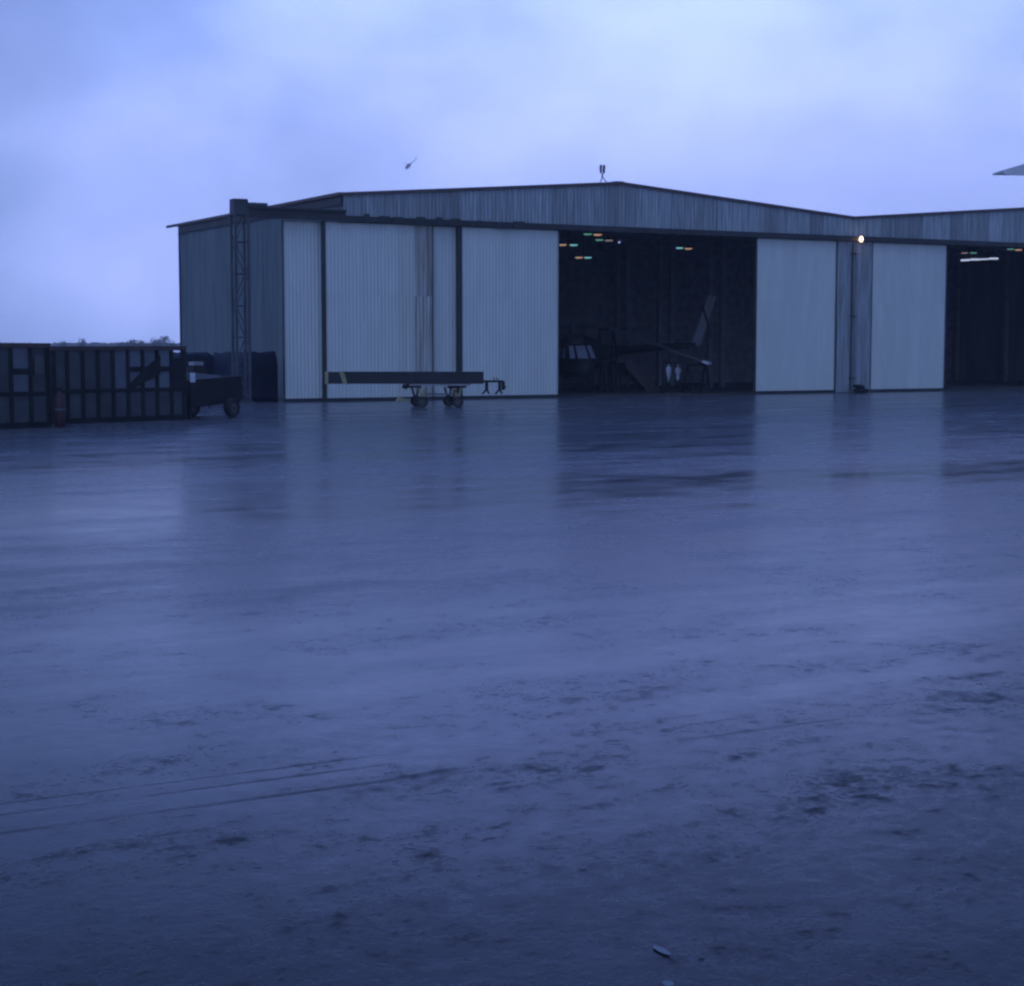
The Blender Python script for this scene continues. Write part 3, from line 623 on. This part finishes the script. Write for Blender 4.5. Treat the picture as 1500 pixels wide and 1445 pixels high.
ex = thing('fire_bottle', 'red fire extinguisher bottle with a white band between the two dark crates', 'fire extinguisher', (-11.05, 41.75, 0))
MB().loft([(0.0, 0, 0, 0.10, 0.10), (0.05, 0, 0, 0.13, 0.13), (0.72, 0, 0, 0.13, 0.13), (0.82, 0, 0, 0.07, 0.07), (0.88, 0, 0, 0.04, 0.04)], n=16, axis='y', p=2).build('bottle', 'red', ex, rot=(R(90), 0, 0), smooth=True).scale = (1, 1, 1)
for ch in ex.children: ch.location = (0, 0, 0.0); ch.rotation_euler = (R(90), 0, 0)
MB().tube((0, 0, 0.42), (0, 0, 0.46), 0.135, n=16).build('label_band', 'panelpale', ex)
MB().tube((0, 0, 0.86), (0, 0, 0.96), 0.035, n=8).bar((-0.08, 0, 0.95), (0.1, 0, 0.97), 0.03, 0.03).build('valve', 'dark', ex)

# small two-wheeled cargo cart right of the crates
ct = thing('cargo_cart', 'low dark cargo cart with a pale lid and one small wheel, right of the crates', 'cart', (-8.70, 46.25, 0), R(62))
MB().prism([(0, 0, 0.30), (2.1, 0, 0.42), (2.3, 0, 0.62), (2.3, 0, 1.14), (0, 0, 1.04)], (0, 1.1, 0)).build('body', 'dark', ct, bevel=0.02)
MB().prism([(-0.03, -0.03, 1.045), (1.25, -0.03, 1.10), (1.25, -0.03, 1.17), (-0.03, -0.03, 1.26)], (0, 1.12, 0)).build('lid', 'panelpale', ct, bevel=0.015)
MB().box((-0.05, -0.045, 1.0), (0.16, -0.031, 1.26)).build('lid_edge', 'white', ct)
for y in (0.05, 0.95):
    MB().box((0.0, y, 0.0), (0.09, y + 0.09, 0.31)).build('prop_leg', 'dark', ct)
wheel(ct, 1.60, -0.16, 0.27, 0.22); wheel(ct, 1.60, 1.24, 0.27, 0.22)
MB().bar((2.3, 0.55, 0.5), (2.9, 0.55, 0.42), 0.07, 0.07).build('drawbar', 'dark', ct)

# tarpaulin-covered stacks along the side wall
def tarp(label, u0, u1, v0, v1, h, sd, cham=0.25):
    random.seed(sd); mb = MB(); nx, ny, nz = 6, 10, 5
    bm = bmesh.new(); bmesh.ops.create_cube(bm, size=1)
    bmesh.ops.subdivide_edges(bm, edges=bm.edges[:], cuts=7, use_grid_fill=True)
    for v in bm.verts:
        x, y, z = v.co.x * (u1 - u0), v.co.y * (v1 - v0), (v.co.z + 0.5) * h
        top = max(0, (z / h - 0.75)) * 4
        x *= 1 - cham * top * 0.35; y *= 1 - cham * top * 0.15
        fold = 0.04 * math.sin(9 * y + sd) * (1 - z / h) + 0.035 * math.sin(7 * x + 2 * sd)
        if z > 0.02: z += random.uniform(-0.03, 0.03) + 0.05 * math.sin(3.1 * y + sd)
        v.co = (x + fold * (1 if x > 0 else -1), y, z)
    me = bpy.data.meshes.new('tarpaulin_stack'); bm.to_mesh(me); bm.free(); me.materials.append(M['tarp'])
    for p_ in me.polygons: p_.use_smooth = True
    return tag(link('covered_stack', me, None, W((u0 + u1) / 2, (v0 + v1) / 2), (0, 0, ANG)), label, 'covered cargo', 'covered stacks beside the hangar wall')
tarp('dark blue covered stack against the side wall, just left of the pale door leaf', -3.30, -2.13, 1.0, 4.7, 1.72, 1)
tarp('dark blue covered stack farther back, left of the lattice post', -4.45, -3.0, 5.0, 7.6, 1.68, 2)
# dark drum beside crate end
dr = thing('oil_drum', 'dark drum on a stand behind the cart, beside the open crate end', 'drum', W(-6.6, -3.2), ANG)
MB().tube((0, -0.42, 1.05), (0, 0.42, 1.05), 0.29, n=20).tube((0, -0.16, 1.05), (0, -0.13, 1.05), 0.305, n=20).tube((0, 0.13, 1.05), (0, 0.16, 1.05), 0.305, n=20).build('drum', 'dark', dr)
for y in (-0.3, 0.3):
    MB().bar((-0.35, y, 0), (-0.15, y, 0.80), 0.05, 0.05).bar((0.35, y, 0), (0.15, y, 0.80), 0.05, 0.05).bar((-0.3, y, 0.78), (0.3, y, 0.78), 0.05, 0.05).build('stand', 'dark', dr)
MB().box((-0.2, -0.38, 1.35), (0.15, 0.1, 1.47)).build('cover_sheet', 'steelgrey', dr, bevel=0.02)

# ------------------------------------------------------------------ wing of a parked aeroplane at the right
ap = thing('aeroplane', 'high-winged grey aeroplane of which only the wing tip shows at the right edge', 'aeroplane', (25.5, 35, 0))
def wing(s_):       # deep square-cut leading edge, blunt raised tip
    front = [(16.08, 5.28), (16.10, 5.34), (15.9, 5.40), (15.45, 5.53), (14.6, 5.62), (8, 5.75), (0, 5.85), (0, 5.10), (8, 5.16), (15.4, 5.25), (16.0, 5.245)]
    n = len(front); vs_ = [(s_ * x, -1.9, z) for x, z in front] + [(s_ * min(x, 15.6), 0.6, 5.50 + (z - 5.30) * 0.25) for x, z in front]
    return MB().add(vs_, [tuple(range(n)), tuple(range(n, 2 * n))] + [(i, (i + 1) % n, n + (i + 1) % n, n + i) for i in range(n)])
wing(-1).build('wing', 'white', ap); wing(1).build('wing', 'white', ap)
MB().loft([(-8, 0, 2.6, 0.2, 0.2), (-7.2, 0, 2.8, 0.8, 0.8), (-5.5, 0, 3.2, 1.25, 1.3), (-3, 0, 3.6, 1.35, 1.55), (3.5, 0, 3.6, 1.35, 1.5), (8, 0, 4.3, 0.7, 0.8), (11, 0, 4.8, 0.25, 0.35)], n=20).build('fuselage', 'alu', ap, smooth=True)
MB().prism([(-0.1, 8.6, 4.9), (-0.1, 11, 4.9), (-0.1, 11.6, 8.4), (-0.1, 10.4, 8.4)], (0.2, 0, 0)).build('tail_fin', 'alu', ap)
MB().box((-4.2, 9.6, 4.85), (4.2, 11.0, 4.97)).build('tailplane', 'alu', ap)
for s_ in (-1, 1):
    MB().loft([(-4.4, 4.2 * s_, 5.2, 0.25, 0.25), (-4.0, 4.2 * s_, 5.15, 0.6, 0.6), (-1, 4.2 * s_, 5.1, 0.62, 0.6), (1.8, 4.2 * s_, 5.2, 0.2, 0.2)], n=16).build('engine_nacelle', 'alu', ap, smooth=True)
    for k in range(3):
        MB().box((-0.1, -0.03, 0.1), (0.1, 0.03, 1.7)).build('propeller_blade', 'dark', ap, (4.2 * s_, -4.45, 5.2), (0, R(120 * k + 20), 0))
    MB().tube((2.0 * s_, 0, 0.5), (1.2 * s_, 0, 2.6), 0.1, n=8).build('gear_strut', 'steelgrey', ap)
    wheel(ap, 2.1 * s_, 0, 0.5, 0.3)
MB().tube((0, -6, 0.4), (0, -6, 2.5), 0.08, n=8).build('gear_strut', 'steelgrey', ap); wheel(ap, 0.15, -6, 0.35, 0.2)

# ------------------------------------------------------------------ distant helicopter in the sky
helicopter('tiny helicopter flying far away in the grey sky above the hangar roof', (-53.6, 900, 93.8), (R(30), R(8), R(-115)), 0.85, blades=((10, 0), (190, 0)), m='dark', fin='dark', width=0.9)

# ------------------------------------------------------------------ far trees
random.seed(11)
def crown_mesh(sd, n=260, r=1.0, h=1.0):
    random.seed(sd); mb = MB()
    lobes = [(random.uniform(-.5, .5), random.uniform(-.5, .5), random.uniform(0.35, 0.9), random.uniform(.3, .55)) for _ in range(7)]
    for _ in range(n):
        cx, cy, cz, rr = random.choice(lobes)
        d = Vector((random.gauss(0, 1), random.gauss(0, 1), random.gauss(0, 1))).normalized() * rr * random.uniform(0.5, 1)
        p = Vector((cx, cy, cz)) + d * 0.8; s_ = 0.10
        q = [p + Vector((random.uniform(-s_, s_), random.uniform(-s_, s_), random.uniform(-s_, s_))) for _ in range(4)]
        mb.add(q, [(0, 1, 2), (0, 2, 3)])
    return mb.mesh('crown', 'leaf')
crowns = [crown_mesh(k) for k in range(4)]
trunk = MB().tube((0, 0, 0), (0.03, 0, 0.6), 0.07, 0.04, n=7).tube((0.03, 0, 0.5), (-0.2, 0.1, 0.85), 0.03, 0.015, n=5).tube((0.03, 0, 0.45), (0.25, -0.05, 0.8), 0.03, 0.015, n=5).mesh('trunk', 'bark')
spots = [(97, 501, 'low rounded'), (124, 497, 'solitary pointed'), (178, 502, 'small'), (192, 498, 'bushy'), (205, 499, 'wide low'), (214, 500, 'flat-topped'), (226, 495, 'dense'), (236, 493, 'broad'), (245, 491, 'tallest'), (255, 499, 'thin')]
lab = ['low rounded tree far off, leftmost above the long crate', 'solitary narrow tree far off above the left part of the long crate', 'small low tree far off, first of the group left of the hangar', 'bushy tree far off above the middle of the open crate bays',
       'low wide tree far off, right of the bushy one', 'flat-topped low tree far off between the wide one and the dense one', 'dense tree far off, left neighbour of the broad one', 'broad tree far off, second from the tallest', 'tallest of the far trees, near the hangar side wall', 'thin tree far off, last before the hangar wall']
for (x, y, k), lb in zip(spots, lab):
    Y = 420.0 + random.uniform(-20, 20); hgt = 2 + (506 - y) / 2500 * Y + 0.4; wd = {'broad': 2.2, 'wide low': 2.6, 'bushy': 2.2, 'dense': 1.9}.get(k, 1.4)
    t_ = thing('tree', lb, 'tree', ((x - 750) / 2500 * Y, Y, 0), random.uniform(0, 6), 'far trees on the horizon')
    a = link('crown', random.choice(crowns), t_); a.scale = (wd, wd, hgt / 1.25)
    b = link('trunk', trunk, t_); b.scale = (1.6, 1.6, hgt / 1.25)
mb = MB(); random.seed(5)
for i in range(2600):
    x = random.uniform(-500, 500); Y = 760 + random.uniform(-40, 40); hh_ = 1.6 + 1.2 * math.sin(x * 0.021) * math.sin(x * 0.0037 + 1) + random.uniform(0, 1.3)
    s_ = random.uniform(2, 5); z = max(0, hh_ - 1.5)
    q = [(x - s_, Y, -0.1), (x + s_, Y + random.uniform(-2, 2), -0.1), (x + s_ * 0.6, Y, hh_ * random.uniform(.7, 1)), (x - s_ * 0.1, Y + 1, hh_ * 1.1), (x - s_ * 0.7, Y - 1, hh_ * random.uniform(.6, 1))]
    mb.add(q, [(0, 1, 2, 3, 4)])
fw = mb.build('far_woods', 'leaf'); fw['kind'] = 'stuff'; fw['label'] = 'low band of far woods along the horizon'; fw['category'] = 'woods'

# ------------------------------------------------------------------ flat pale flecks on the near ground
for k, (x, y, sx_, sy_, r_, lb) in enumerate(((0.494, 5.50, 0.016, 0.055, 0.5, 'pale elongated fleck on the wet asphalt at the bottom edge, upper of two'),
                                         (0.49, 5.20, 0.022, 0.03, 0.1, 'pale square fleck cut by the bottom edge of the photo'),
                                         (0.62, 5.44, 0.007, 0.012, 0.9, 'tiny pale speck right of the elongated fleck'))):
    random.seed(k); pts = [(sx_ * math.cos(a) * random.uniform(.7, 1.1), sy_ * math.sin(a) * random.uniform(.7, 1.1), 0.004) for a in [i * math.pi / 4 for i in range(8)]]
    o = MB().prism(pts, (0, 0, 0.002)).build('pale_fleck', 'panelpale', None, (x, y, 0), (0, 0, r_)); tag(o, lb, 'paint scrap', 'pale flecks on the near asphalt')

# ------------------------------------------------------------------ rain haze
hm = bpy.data.materials.new('rain haze'); hm.use_nodes = True
ht = hm.node_tree; ht.nodes.clear()
pv = ht.nodes.new('ShaderNodeVolumePrincipled'); pv.inputs['Color'].default_value = (0.96, 0.98, 1.0, 1); pv.inputs['Density'].default_value = 0.0007; pv.inputs['Anisotropy'].default_value = 0.5
ou = ht.nodes.new('ShaderNodeOutputMaterial'); ht.links.new(pv.outputs[0], ou.inputs['Volume'])
hz = MB().box((-1300, -1250, -1.0), (1300, 1350, 125)).build('haze', None)
hz.data.materials.append(hm); hz['kind'] = 'stuff'
